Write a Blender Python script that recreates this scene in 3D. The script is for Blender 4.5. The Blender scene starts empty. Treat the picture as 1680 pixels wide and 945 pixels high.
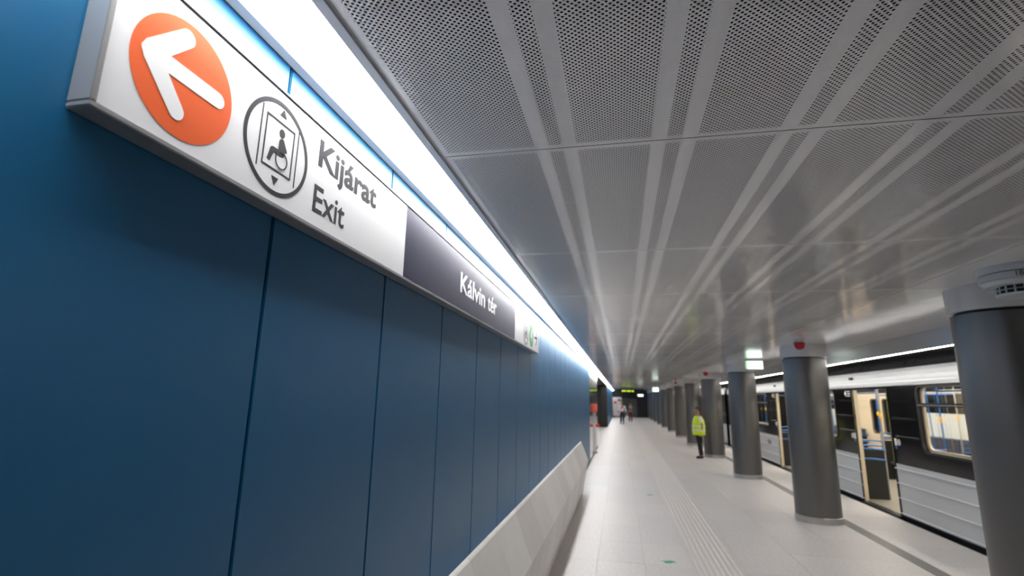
import bpy, bmesh, math, random
from mathutils import Vector, Matrix
from mathutils.geometry import tessellate_polygon
random.seed(4)
S = bpy.context.scene
COL = S.collection

# ------------------------------------------------------------------ camera, world, exposure
cam_d = bpy.data.cameras.new('camera'); cam = bpy.data.objects.new('camera', cam_d); COL.objects.link(cam)
Rm = Matrix(((0.97904218, 0.02341698, 0.20230681),
             (0.20270205, -0.20815697, -0.95686078),
             (0.01970478, 0.97781508, -0.20854112)))
cam.matrix_world = Matrix.Translation((0, 0, 1.9)) @ Rm.to_4x4()
cam_d.sensor_width = 36.0
cam_d.lens = 844.218 / 1680 * 36
cam_d.clip_start = 0.02; cam_d.clip_end = 300
cam_d.dof.use_dof = True; cam_d.dof.focus_distance = 1.75; cam_d.dof.aperture_fstop = 2.6
S.camera = cam
w = bpy.data.worlds.new('world'); S.world = w; w.use_nodes = True
w.node_tree.nodes['Background'].inputs[0].default_value = (.6, .7, .8, 1)
w.node_tree.nodes['Background'].inputs[1].default_value = 0.02
S.view_settings.view_transform = 'Standard'; S.view_settings.look = 'None'
S.view_settings.exposure = 0.75; S.view_settings.gamma = 1.0; S.view_settings.use_curve_mapping = False
STRIP_POWER = 13.5      # ceiling strip light along the blue wall
LED_POWER = 28.0        # line light over the platform edge
TRAIN_POWER = 12.0       # ceiling lights inside the train

# ------------------------------------------------------------------ main dimensions (metres)
WALL = -0.97; CEIL = 2.90; SEAM0 = 1.24; PW = 0.737
COLX = 3.18; COLR = 0.345
EDGE = 4.62; TX = 4.75          # platform edge, train side
END_Y = 62.0; BACK_Y = -3.2

# ------------------------------------------------------------------ materials
def mat(name, col, rough=.5, metal=0.0, spec=.5, emit=None, estr=0.0, noise=0.0, nscale=8.0, bump=0.0, bscale=40.0, coat=0.0, rvar=0.0):
    m = bpy.data.materials.new(name); m.use_nodes = True
    nt = m.node_tree; b = nt.nodes['Principled BSDF']
    b.inputs['Base Color'].default_value = (*col, 1)
    b.inputs['Roughness'].default_value = rough; b.inputs['Metallic'].default_value = metal
    b.inputs['Specular IOR Level'].default_value = spec
    b.inputs['Coat Weight'].default_value = coat; b.inputs['Coat Roughness'].default_value = .08
    if emit: b.inputs['Emission Color'].default_value = (*emit, 1); b.inputs['Emission Strength'].default_value = estr
    if noise or bump or rvar:
        tc = nt.nodes.new('ShaderNodeNewGeometry')
        n = nt.nodes.new('ShaderNodeTexNoise'); n.inputs['Scale'].default_value = nscale; n.inputs['Detail'].default_value = 5
        nt.links.new(tc.outputs['Position'], n.inputs['Vector'])
        if noise:
            r = nt.nodes.new('ShaderNodeValToRGB'); r.color_ramp.elements[0].position = .3; r.color_ramp.elements[1].position = .7
            r.color_ramp.elements[0].color = (*[c * (1 - noise) for c in col], 1)
            r.color_ramp.elements[1].color = (*[min(1, c * (1 + noise)) for c in col], 1)
            nt.links.new(n.outputs['Fac'], r.inputs['Fac']); nt.links.new(r.outputs['Color'], b.inputs['Base Color'])
        if rvar:
            mr = nt.nodes.new('ShaderNodeMapRange'); mr.inputs['To Min'].default_value = rough - rvar; mr.inputs['To Max'].default_value = rough + rvar
            nt.links.new(n.outputs['Fac'], mr.inputs['Value']); nt.links.new(mr.outputs['Result'], b.inputs['Roughness'])
        if bump:
            n2 = nt.nodes.new('ShaderNodeTexNoise'); n2.inputs['Scale'].default_value = bscale
            nt.links.new(tc.outputs['Position'], n2.inputs['Vector'])
            bp = nt.nodes.new('ShaderNodeBump'); bp.inputs['Strength'].default_value = bump; bp.inputs['Distance'].default_value = .002
            nt.links.new(n2.outputs['Fac'], bp.inputs['Height']); nt.links.new(bp.outputs['Normal'], b.inputs['Normal'])
    return m

M = {}
M['blue'] = mat('blue_panel', (.006, .115, .26), .36, spec=.42, rvar=.03, nscale=3)
M['black_gap'] = mat('black_gap', (.006, .008, .012), .8)
M['sign_white'] = mat('sign_white', (.80, .80, .82), .3)
M['sign_navy'] = mat('sign_navy', (.018, .018, .058), .25, spec=.3)
M['alu'] = mat('anodised_aluminium', (.42, .42, .42), .35, metal=.75)
M['orange'] = mat('sign_orange', (.85, .13, .025), .3)
M['ink'] = mat('sign_ink', (.020, .020, .028), .45, spec=.15)
M['letter_white'] = mat('letter_white', (.85, .85, .86), .35)
M['green'] = mat('sign_green', (.07, .38, .12), .35)
M['lip'] = mat('light_frame', (.50, .51, .54), .4)
M['trim_grey'] = mat('trim_grey', (.20, .21, .25), .4, metal=.3)
M['diffuser'] = mat('lit_diffuser', (.9, .9, .9), .5, emit=(1, .985, .97), estr=STRIP_POWER)
M['led'] = mat('lit_line', (.9, .9, .9), .5, emit=(1, .95, .88), estr=LED_POWER)
M['train_lamp'] = mat('lit_train_lamp', (.9, .9, .9), .5, emit=(1, .93, .82), estr=TRAIN_POWER)
M['plain_ceiling'] = mat('plain_ceiling', (.74, .725, .72), .10, spec=.5, rvar=.02, nscale=2)
M['fascia'] = mat('satin_fascia', (.62, .62, .63), .22, metal=.6)
M['plenum'] = mat('dark_plenum', (.012, .012, .014), .9)
M['bench'] = mat('bench_composite', (.60, .58, .56), .42, noise=.03, nscale=5)
M['bench2'] = mat('bench_composite_b', (.55, .53, .515), .42, noise=.03, nscale=5)
M['bench3'] = mat('bench_composite_c', (.64, .62, .60), .42, noise=.03, nscale=5)
for i, t in enumerate(((.59, .562, .550), (.57, .545, .533), (.602, .575, .563), (.562, .545, .535))):
    M['tile%d' % i] = mat('granite_tile_%d' % i, t, .46, spec=.4, noise=.10, nscale=26, rvar=.05)
M['joint'] = mat('floor_joint', (.40, .385, .375), .7)
M['tactile'] = mat('tactile_tile', (.58, .545, .52), .45, noise=.05, nscale=20)
M['dark_granite'] = mat('dark_granite', (.115, .115, .115), .45, noise=.15, nscale=60)
M['column'] = mat('column_paint', (.175, .17, .164), .38, metal=.8)
M['steel'] = mat('brushed_steel', (.52, .51, .50), .32, metal=.9, noise=.08, nscale=12)
M['collar'] = mat('collar_paint', (.62, .61, .60), .25)
M['concrete'] = mat('concrete', (.10, .10, .10), .85, noise=.2, nscale=3)
M['dark_wall'] = mat('dark_wall', (.022, .022, .024), .45)
M['silver'] = mat('train_silver', (.62, .64, .66), .42, metal=.1)
M['train_black'] = mat('train_black', (.005, .005, .006), .12, spec=.25)
M['train_roof'] = mat('train_roof', (.014, .015, .019), .35)
M['cream'] = mat('cream_panel', (.66, .56, .40), .4)
M['train_floor'] = mat('train_floor', (.27, .25, .21), .5, noise=.15, nscale=40)
M['rubber'] = mat('black_rubber', (.012, .012, .012), .55)
M['seat'] = mat('seat_fabric', (.035, .035, .045), .8, noise=.5, nscale=30)
M['blue_rail'] = mat('blue_rail', (.02, .14, .42), .35)
M['grey_rail'] = mat('grey_rail', (.45, .45, .45), .3, metal=.5)
M['yellow'] = mat('yellow_knob', (.85, .48, .02), .4)
M['yellow_edge'] = mat('yellow_edge', (.30, .32, .02), .45)
M['pane_white'] = mat('frosted_pane', (.62, .66, .66), .35)
M['red'] = mat('red_dome', (.42, .01, .015), .25)
M['white_plastic'] = mat('white_plastic', (.55, .58, .60), .35)
M['grille'] = mat('grille', (.01, .01, .01), .6)
M['exit_lit'] = mat('exit_lit', (.8, .9, .82), .4, emit=(.86, 1, .90), estr=1.2)
M['exit_green'] = mat('exit_green', (.1, .5, .15), .4, emit=(.35, .85, .40), estr=.5)
M['display_text'] = mat('display_text', (.3, .4, .02), .5, emit=(.55, .75, .02), estr=1.3)
M['skin'] = mat('skin', (.42, .22, .15), .55)
M['hair'] = mat('hair', (.02, .012, .008), .6)
M['hivis'] = mat('hivis', (.62, .82, .02), .6)
M['reflect'] = mat('reflective_tape', (.66, .68, .66), .35)
M['shirt'] = mat('white_shirt', (.72, .70, .74), .75)
M['black_cloth'] = mat('black_cloth', (.010, .010, .012), .85)
M['dark_cloth'] = mat('dark_trousers', (.02, .02, .03), .85)
M['maroon'] = mat('maroon_cloth', (.12, .03, .035), .85)
M['grey_cloth'] = mat('grey_cloth', (.12, .12, .12), .85)
M['bag'] = mat('white_bag', (.7, .7, .7), .6)
M['orange_box'] = mat('orange_box', (.75, .10, .05), .4)
M['red_sign'] = mat('red_sign', (.62, .03, .02), .4)
M['poster'] = mat('poster', (.62, .58, .56), .5)
M['smudge'] = mat('green_smudge', (.05, .30, .20), .7, noise=.5, nscale=60)
g = mat('glass', (.9, .95, .93), .03); b = g.node_tree.nodes['Principled BSDF']
b.inputs['Transmission Weight'].default_value = 1.0; b.inputs['IOR'].default_value = 1.02; b.inputs['Alpha'].default_value = .25
M['glass'] = g

def perforated():
    """ceiling sheet: staggered round holes in wide and narrow bands, open to the dark void above"""
    m = bpy.data.materials.new('perforated_ceiling'); m.use_nodes = True; nt = m.node_tree; N = nt.nodes; L = nt.links
    b = N['Principled BSDF']; b.inputs['Base Color'].default_value = (.86, .845, .84, 1); b.inputs['Roughness'].default_value = .12
    geo = N.new('ShaderNodeNewGeometry'); sep = N.new('ShaderNodeSeparateXYZ'); L.new(geo.outputs['Position'], sep.inputs[0])
    def mth(op, a, b_=None, c_=None):
        n = N.new('ShaderNodeMath'); n.operation = op
        for i, v in enumerate((a, b_, c_)):
            if v is None: continue
            if isinstance(v, (int, float)): n.inputs[i].default_value = v
            else: L.new(v, n.inputs[i])
        return n.outputs[0]
    x, y = sep.outputs[0], sep.outputs[1]
    PX, PY, R = .0194, .0172, .0043
    def lattice(ox, oy):
        fx = mth('SUBTRACT', mth('FRACT', mth('ADD', mth('DIVIDE', x, PX), ox)), .5)
        fy = mth('SUBTRACT', mth('FRACT', mth('ADD', mth('DIVIDE', y, PY), oy)), .5)
        fx = mth('MULTIPLY', fx, PX); fy = mth('MULTIPLY', fy, PY)
        d = mth('ADD', mth('MULTIPLY', fx, fx), mth('MULTIPLY', fy, fy))
        return mth('LESS_THAN', d, R * R)
    hole = mth('MAXIMUM', lattice(.2, 0), lattice(.7, .5))
    P = .4635; X0 = -.150                      # wide band starts at X0 + k P
    u = mth('MULTIPLY', mth('FRACT', mth('ADD', mth('DIVIDE', mth('SUBTRACT', x, X0), P), 10)), P)
    wide = mth('LESS_THAN', u, .290)
    nar = mth('MULTIPLY', mth('GREATER_THAN', u, .349), mth('LESS_THAN', u, .406))
    band = mth('MAXIMUM', wide, nar)
    first = mth('MULTIPLY', mth('GREATER_THAN', x, -.690), mth('LESS_THAN', x, -.320))
    keep = mth('GREATER_THAN', x, -.270)
    band = mth('MAXIMUM', mth('MULTIPLY', band, keep), first)
    band = mth('MULTIPLY', band, mth('LESS_THAN', x, 2.42))
    v = mth('MULTIPLY', mth('FRACT', mth('ADD', mth('DIVIDE', mth('SUBTRACT', y, 1.93), 1.55), 10)), 1.55)
    ymask = mth('MULTIPLY', mth('GREATER_THAN', v, .028), mth('LESS_THAN', v, 1.522))
    fac = mth('MULTIPLY', mth('MULTIPLY', hole, band), ymask)
    tr = N.new('ShaderNodeBsdfTransparent'); mx = N.new('ShaderNodeMixShader')
    L.new(fac, mx.inputs[0]); L.new(b.outputs[0], mx.inputs[1]); L.new(tr.outputs[0], mx.inputs[2])
    L.new(mx.outputs[0], N['Material Output'].inputs[0])
    return m
M['perf'] = perforated()

# ------------------------------------------------------------------ mesh helpers
class MB:
    def __init__(s): s.v = []; s.f = []
    def add(s, vs, fs):
        o = len(s.v); s.v += [tuple(v) for v in vs]; s.f += [tuple(i + o for i in f) for f in fs]; return s
    def box(s, x0, x1, y0, y1, z0, z1):
        return s.add([(x0, y0, z0), (x1, y0, z0), (x1, y1, z0), (x0, y1, z0), (x0, y0, z1), (x1, y0, z1), (x1, y1, z1), (x0, y1, z1)],
                     [(3, 2, 1, 0), (4, 5, 6, 7), (0, 1, 5, 4), (1, 2, 6, 5), (2, 3, 7, 6), (3, 0, 4, 7)])
    def extr(s, prof, y0, y1, holes=None):
        """profile of (x, z) points extruded along y"""
        n = len(prof); a = sum(prof[i][0] * prof[(i + 1) % n][1] - prof[(i + 1) % n][0] * prof[i][1] for i in range(n))
        if a < 0: prof = prof[::-1]
        vs = [(x, y0, z) for x, z in prof] + [(x, y1, z) for x, z in prof]
        fs = [tuple(range(n)), tuple(range(2 * n - 1, n - 1, -1))] + [((i + 1) % n, i, n + i, n + (i + 1) % n) for i in range(n)]
        return s.add(vs, fs)
    def slab(s, outline, x0, x1, holes=()):
        """outline of (y, z) points, with holes, thick from x0 to x1 (front x0)"""
        loops = [list(outline)] + [list(h) for h in holes]
        flat = [p for l in loops for p in l]
        tris = tessellate_polygon([[Vector((p[0], p[1], 0)) for p in l] for l in loops])
        n = len(flat); vs = [(x0, p[0], p[1]) for p in flat] + [(x1, p[0], p[1]) for p in flat]
        fs = [tuple(t) for t in tris] + [tuple(i + n for i in t[::-1]) for t in tris]
        o = 0
        for l in loops:
            k = len(l)
            fs += [(o + i, o + (i + 1) % k, n + o + (i + 1) % k, n + o + i) for i in range(k)]; o += k
        return s.add(vs, fs)
    def tube(s, pts, r, seg=8, caps=True):
        pts = [Vector(p) for p in pts]; rs = r if isinstance(r, (list, tuple)) else [r] * len(pts); vs = []
        for i, p in enumerate(pts):
            d = (pts[min(i + 1, len(pts) - 1)] - pts[max(i - 1, 0)]).normalized()
            up = Vector((0, 0, 1)) if abs(d.z) < .95 else Vector((1, 0, 0))
            a = d.cross(up).normalized(); b_ = d.cross(a)
            vs += [p + rs[i] * (math.cos(t) * a + math.sin(t) * b_) for t in [2 * math.pi * k / seg for k in range(seg)]]
        fs = [(i * seg + k, i * seg + (k + 1) % seg, (i + 1) * seg + (k + 1) % seg, (i + 1) * seg + k) for i in range(len(pts) - 1) for k in range(seg)]
        if caps: fs += [tuple(range(seg))[::-1], tuple(range((len(pts) - 1) * seg, len(pts) * seg))]
        return s.add(vs, fs)
    def lathe(s, prof, c=(0, 0), seg=40, closed=True):
        """(r, z) profile about the vertical axis at c"""
        vs = []; n = len(prof)
        for r, z in prof: vs += [(c[0] + r * math.cos(2 * math.pi * k / seg), c[1] + r * math.sin(2 * math.pi * k / seg), z) for k in range(seg)]
        fs = [(i * seg + k, i * seg + (k + 1) % seg, (i + 1) * seg + (k + 1) % seg, (i + 1) * seg + k) for i in range(n - 1) for k in range(seg)]
        if closed: fs += [tuple(range(seg))[::-1], tuple(range((n - 1) * seg, n * seg))]
        return s.add(vs, fs)
    def mesh(s, name):
        me = bpy.data.meshes.new(name); me.from_pydata(s.v, [], s.f)
        bm = bmesh.new(); bm.from_mesh(me); bmesh.ops.recalc_face_normals(bm, faces=bm.faces); bm.to_mesh(me); bm.free()
        return me
    def build(s, name, m, parent=None, bevel=0, smooth=False, seg=2):
        me = s.mesh(name)
        if bevel:
            bm = bmesh.new(); bm.from_mesh(me)
            ed = [e for e in bm.edges if len(e.link_faces) == 2 and e.calc_face_angle(0) > .6]
            bmesh.ops.bevel(bm, geom=ed, offset=bevel, segments=seg, affect='EDGES', clamp_overlap=True); bm.to_mesh(me); bm.free()
        return link(name, me, m, parent, smooth)

def link(name, me, m, parent=None, smooth=False):
    if m and not me.materials: me.materials.append(M[m] if isinstance(m, str) else m)
    if smooth:
        for p in me.polygons: p.use_smooth = True
        try: me.set_sharp_from_angle(angle=.6)
        except Exception: pass
    o = bpy.data.objects.new(name, me); COL.objects.link(o)
    if parent: o.parent = parent; o.matrix_parent_inverse = parent.matrix_world.inverted() if parent.type == 'EMPTY' and False else Matrix()
    return o
def tag(o, label=None, cat=None, group=None, kind=None):
    if label: o['label'] = label
    if cat: o['category'] = cat
    if group: o['group'] = group
    if kind: o['kind'] = kind
    return o
def empty(name, loc=(0, 0, 0)):
    o = bpy.data.objects.new(name, None); o.location = loc; o.empty_display_size = .1; COL.objects.link(o); return o
def copy_tree(o, parent=None):
    c = o.copy(); COL.objects.link(c); c.parent = parent
    for ch in [x for x in bpy.data.objects if x.parent == o]: copy_tree(ch, c)
    return c
def rrect(y0, y1, z0, z1, r, n=5):
    out = []
    for cy, cz, a0 in ((y1 - r, z1 - r, 0), (y0 + r, z1 - r, 90), (y0 + r, z0 + r, 180), (y1 - r, z0 + r, 270)):
        out += [(cy + r * math.cos(math.radians(a0 + 90 * k / n)), cz + r * math.sin(math.radians(a0 + 90 * k / n))) for k in range(n + 1)]
    return out
ORD = ['first', 'second', 'third', 'fourth', 'fifth', 'sixth', 'seventh', 'eighth', 'ninth', 'tenth', 'eleventh', 'twelfth', 'thirteenth',
       'fourteenth', 'fifteenth', 'sixteenth', 'seventeenth', 'eighteenth', 'nineteenth', 'twentieth', 'twenty-first', 'twenty-second']

# ------------------------------------------------------------------ floor
floor = MB().box(WALL - 4.5, EDGE, BACK_Y, END_Y + .2, -.35, -.006).build('floor', 'joint')
tag(floor, 'pale granite platform floor', None, kind='structure')
J = .0035
cols = [(WALL, -.32), (-.32, .23), (.23, .775), (1.375, 2.08), (2.08, 2.79), (2.79, 3.485), (3.67, EDGE)]
ROW = .93; Y0 = 2.2
cache = {}
def tile_mesh(wd, ln, mi):
    k = (round(wd, 3), mi)
    if k not in cache:
        me = MB().box(0, wd - J, 0, ln - J, -.012, 0).mesh('tile'); me.materials.append(M['tile%d' % mi]); cache[k] = me
    return cache[k]
for (a, b_) in cols:
    for r in range(20):
        o = link('tile', tile_mesh(b_ - a, ROW, random.choice((0, 0, 1, 2, 3, 0))), None, floor)
        o.location = (a + J / 2, Y0 + r * ROW, 0)
far = MB()
yy = Y0 + 20 * ROW
while yy < END_Y - .1:
    y1 = min(yy + ROW, END_Y)
    for (a, b_) in cols: far.box(a + J / 2, b_ - J / 2, yy, y1 - J, -.012, 0)
    yy += ROW
o = far.build('tile_field', 'tile0', floor); o['kind'] = 'stuff'
near = MB()
for (a, b_) in cols: near.box(a + J / 2, b_ - J / 2, BACK_Y, Y0 - J, -.012, 0)
o = near.build('tile_field', 'tile0', floor); o['kind'] = 'stuff'
recess = MB()
for i in range(5):
    for j in range(17): recess.box(WALL - .7 * (i + 1) + J, WALL - .7 * i - J, 22.25 + j * ROW, 22.25 + (j + 1) * ROW - J, -.012, 0)
o = recess.build('tile_field', 'tile0', floor); o['kind'] = 'stuff'
# tactile guidance strip: ribbed tiles
tm = MB().box(0, .594, 0, .597, -.012, 0)
prof = []
for k in range(8):
    x = .045 + k * .0655
    prof += [(x, .0), (x + .008, .006), (x + .030, .006), (x + .038, .0)]
tm = MB().extr([(0, -.012), (.594, -.012), (.594, 0)] + [(p[0], p[1]) for p in prof[::-1]] + [(0, 0)], 0, .597)
tme = tm.mesh('tactile_tile'); tme.materials.append(M['tactile'])
for k in range(98):
    o = link('tactile_tile', tme, None, floor); o.location = (.778, 3.0 + k * .6, 0)
# dark granite band slabs
bm_ = MB().box(0, .18, 0, 1.236, -.012, 0).mesh('band_slab'); bm_.materials.append(M['dark_granite'])
for k in range(48):
    o = link('band_slab', bm_, None, floor); o.location = (3.4875, 2.2 + k * 1.24, 0)
tag(MB().box(EDGE - .06, EDGE + .03, BACK_Y, END_Y, -.30, -.001).build('trim_1', 'dark_granite', bevel=.01), 'dark stone nosing along the platform edge', kind='structure')

# green smudges on the floor
for i, (x, y, sc, lab) in enumerate(((.517, 7.01, .055, 'nearer green smudge on the pale floor left of the ribbed strip'), (.533, 11.59, .05, 'farther faint green smudge on the pale floor left of the ribbed strip'))):
    pts = [(sc * (1 + .35 * math.sin(3 * t + i) + .2 * math.cos(5 * t)) * math.cos(t) * 1.3, sc * (1 + .3 * math.sin(2 * t)) * math.sin(t)) for t in [2 * math.pi * k / 22 for k in range(22)]]
    mb = MB(); n = len(pts)
    mb.add([(p[0], p[1], .0002) for p in pts] + [(p[0] * .9, p[1] * .9, .0016) for p in pts], [tuple(range(n, 2 * n))] + [(k, (k + 1) % n, n + (k + 1) % n, n + k) for k in range(n)])
    o = mb.build('floor_smudge', 'smudge'); o.location = (x, y, 0); tag(o, lab, 'stain', 'green smudges on the floor')

# ------------------------------------------------------------------ blue wall
NPAN = 21
wall = MB().box(WALL - .25, WALL - .022, BACK_Y, 16.70, 0, CEIL + .12).build('wall_left', 'black_gap')
tag(wall, 'wall of tall blue metal panels', kind='structure')
pme = None
for k in range(-6, NPAN):
    y0 = SEAM0 + k * PW
    if y0 < BACK_Y: continue
    if pme is None:
        bb = MB().box(-.022, 0, .0035, PW - .0035, .075, CEIL + .08)
        pme = bb.mesh('blue_panel'); bm = bmesh.new(); bm.from_mesh(pme)
        bmesh.ops.bevel(bm, geom=list(bm.edges), offset=.0035, segments=2, affect='EDGES'); bm.to_mesh(pme); bm.free(); pme.materials.append(M['blue'])
    o = link('blue_panel', pme, None, wall); o.location = (WALL, y0, 0)
tag(MB().box(WALL - .02, WALL + .006, BACK_Y, 22.2, 0, .065).build('baseboard_left', 'rubber'), 'black skirting under the blue wall', kind='structure')
# polished steel section with doors beyond the blue panels
sw = MB().box(WALL - .25, WALL - .02, 16.72, 22.2, 0, CEIL + .12).build('wall_lift', 'dark_wall'); tag(sw, 'polished metal clad wall section beyond the blue panels', kind='structure')
M['mirror'] = mat('polished_cladding', (.30, .31, .33), .10, metal=.9)
for (a, b_) in ((16.73, 18.1), (18.12, 20.1), (20.12, 22.19)):
    MB().box(WALL - .02, WALL, a, b_, .075, CEIL + .06).build('clad_panel', 'mirror', sw, bevel=.004)
cp = empty('help_point', (WALL, 19.6, 0)); tag(cp, 'orange topped help point on a slim steel post beside the metal wall', 'help point')
MB().box(.012, .05, -.03, .03, .08, 1.45).build('post', 'steel', cp, bevel=.01)
MB().box(.008, .10, -.14, .14, 1.45, 1.74).build('call_box', 'orange_box', cp, bevel=.02)
MB().box(.008, .09, -.06, .06, 0, .08).build('base', 'steel', cp, bevel=.01)
rd = empty('red_disc_sign', (WALL + .12, 19.4, .98)); tag(rd, 'red oval plate low on the steel post by the metal wall', 'sign')
mb = MB(); mb.tube([(0, -.012, 0), (0, .012, 0)], .088, 24); mb.v = [(x, y, z * .68) for x, y, z in mb.v]; mb.build('plate', 'red_sign', rd)
MB().tube([(-.11, 0.02, 0), (.0, 0.02, 0)], .012).build('bracket', 'steel', rd)
# recess / cross passage walls
tag(MB().box(WALL - 3.7, WALL - 3.4, 22.2, 38.3, 0, 3.3).build('wall_recess', 'concrete'), 'dim wall of the side passage', kind='structure')
tag(MB().box(WALL - 3.7, WALL - .27, 21.95, 22.18, 0, 3.3).build('wall_recess_near', 'dark_wall'), 'near return wall of side passage', kind='structure')
tag(MB().box(WALL - 3.7, WALL - .56, 38.3, 38.6, 0, 3.3).build('wall_recess_far', 'dark_wall'), 'far return wall of side passage', kind='structure')
bp_ = MB().box(WALL - .55, WALL - .01, 38.2, 39.0, 0, CEIL).build('wall_pier', 'rubber', bevel=.01); tag(bp_, 'black pier at the corner of the side passage', kind='structure')
wf = MB().box(WALL - .25, WALL - .022, 39.0, END_Y, 0, CEIL + .1).build('wall_left_far', 'black_gap'); tag(wf, 'distant continuation of the blue panel wall', kind='structure')
for k in range(31):
    o = link('blue_panel', pme, None, wf); o.location = (WALL, 39.02 + k * PW, 0)

# ------------------------------------------------------------------ ceiling
ceil = MB().box(WALL - 4.5, 4.12, BACK_Y, END_Y, 3.34, 3.6).build('ceiling', 'plenum'); tag(ceil, 'dark slab above the suspended metal ceiling', kind='structure')
G = .003; FX = 4.08
pm = MB().box(-.708, 2.456, G, 1.55 - G, 0, .0015).mesh('perforated_panel'); pm.materials.append(M['perf'])
lipm = MB()
lipm.box(-.712, -.708, G, 1.55 - G, 0, .05).box(-.708, 2.456, G, G + .002, 0, .03).box(-.708, 2.456, 1.55 - G - .002, 1.55 - G, 0, .03)
qm = MB().box(2.464, FX - .004, G, 1.55 - G, 0, .012).mesh('plain_panel'); qm.materials.append(M['plain_ceiling'])
em = MB().box(-.714, -.7085, G, 1.55 - G, 0, .06).mesh('edge_fold'); em.materials.append(M['plain_ceiling'])
for k in range(-3, 39):
    y0 = 1.93 + 1.55 * k
    if y0 + 1.55 > END_Y: break
    for me, nm in ((pm, 'perforated_panel'), (qm, 'plain_panel'), (em, 'edge_fold')):
        o = link(nm, me, None, ceil); o.location = (0, y0, CEIL)
# ceiling over side passage
tag(MB().box(WALL - 3.7, WALL, 22.2, 38.5, CEIL, CEIL + .1).build('ceiling_recess', 'concrete'), 'ceiling of the side passage', kind='structure')
# fascia at the platform edge
FX = 4.08; FZ = 2.68
tag(MB().extr([(FX - .002, CEIL + .03), (FX, FZ - .022), (FX + .006, FZ - .022), (FX + .007, FZ), (FX + .05, FZ), (FX + .05, CEIL + .5), (FX - .002, CEIL + .5)], BACK_Y, END_Y).build('trim_2', 'fascia'), 'bright metal fascia hanging from the ceiling edge', kind='structure')
for k in range(10):
    y0 = 2.0 + k * 6
    t = empty('edge_line_light', (FX + .028, y0, FZ)); tag(t, '%s thin line light over the platform edge, counting away from the camera' % ORD[k], 'light', 'line lights over the platform edge')
    MB().box(-.02, .02, .01, 5.99, -.006, -.0005).build('housing', 'lip', t)
    MB().box(-.016, .016, .012, 5.988, -.026, -.006).build('tube', 'led', t, bevel=.006)

# ------------------------------------------------------------------ strip light between wall and ceiling
MOD = 3.06
def strip(name):
    t = empty(name)
    Z = 0
    MB().extr([(-.969, .06), (-.969, -.018), (-.936, -.018), (-.936, .06)], .001, MOD - .001).build('wall_side_rail', 'lip', t)
    MB().extr([(-.760, .045), (-.760, -.006), (-.728, -.006), (-.728, .004), (-.718, .004), (-.718, .06), (-.755, .06)], .001, MOD - .001).build('ceiling_side_rail', 'lip', t)
    MB().box(-.935, -.761, .001, MOD - .001, .006, .014).build('diffuser', 'diffuser', t)
    MB().box(-.935, -.761, .001, .016, -.004, .005).build('end_bar', 'lip', t)
    MB().box(-.969, -.718, .001, MOD - .001, .061, .10).build('housing', 'lip', t)
    return t
p0 = strip('strip_light')
for k in range(20):
    o = p0 if k == 0 else copy_tree(p0)
    o.location = (0, 2.46 - MOD + k * MOD, CEIL)
    tag(o, '%s linear ceiling light along the blue wall, counting away from the camera' % ORD[k], 'light', 'strip lights along the wall')
tag(MB().box(WALL, -.715, BACK_Y, 2.46 - MOD - .01, CEIL, CEIL + .03).build('trim_3', 'lip'), 'blank cover closing the light slot', kind='structure')

# ------------------------------------------------------------------ direction sign
SX = -.917; SB, ST = 2.395, 2.742; SY0, SY1 = .655, 5.87; B1, B2 = 2.037, 4.50
sg = empty('direction_sign', (WALL, SY0, SB)); tag(sg, 'long wall sign with exit arrow, lift symbol and station name Kálvin tér', 'sign')
OFF = Vector((WALL, SY0, SB))
def put(mb, name, m, parent=None, bevel=0):
    """build in scene coordinates under the sign"""
    mb.v = [tuple(Vector(v) - OFF) for v in mb.v]
    return mb.build(name, m, parent or sg, bevel=bevel)
put(MB().box(WALL + .001, SX - .008, SY0 + .006, SY1 - .006, SB + .006, ST - .006), 'housing', 'alu')
fr = MB()
def rail(y0, y1, z0, z1, name):
    put(MB().box(WALL + .001, SX + .004, y0, y1, z0, z1), name, 'alu', bevel=.0025)
rail(SY0, SY1, SB, SB + .012, 'bottom_rail'); rail(SY0, SY1, ST - .010, ST, 'top_rail')
rail(SY0, SY0 + .011, SB + .012, ST - .010, 'end_rail'); rail(SY1 - .011, SY1, SB + .012, ST - .010, 'end_rail')
f1 = put(MB().box(SX - .008, SX, SY0 + .013, B1 - .001, SB + .014, ST - .012), 'exit_face', 'sign_white')
f2 = put(MB().box(SX - .008, SX, B1 + .001, B2 - .001, SB + .014, ST - .012), 'name_face', 'sign_navy')
f3 = put(MB().box(SX - .008, SX, B2 + .001, SY1 - .013, SB + .014, ST - .012), 'transfer_face', 'sign_white')
def on(mb, name, m, face): return put(mb, name, m, face)
def circ(cy, cz, r, n=64, rz=None): return [(cy + r * math.cos(2 * math.pi * k / n), cz + (rz or r) * math.sin(2 * math.pi * k / n)) for k in range(n)]
def capsule(p, q, r, n=10, sharp=False):
    p = Vector(p); q = Vector(q); a = math.atan2(q.y - p.y, q.x - p.x); out = []
    for c, a0 in ((q, a - math.pi / 2), (p, a + math.pi / 2)):
        out += [(c.x + r * math.cos(a0 + math.pi * k / n), c.y + r * math.sin(a0 + math.pi * k / n)) for k in range(n + 1)]
    return out
XF = SX
def flat(loop, holes=(), h=.0008, lift=0.0): return MB().slab(loop, XF + .0001 + lift, XF + .0001 + lift + h, holes)
disc = on(flat(circ(.8405, 2.5635, .1345)), 'orange_disc', 'orange', f1)

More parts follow.
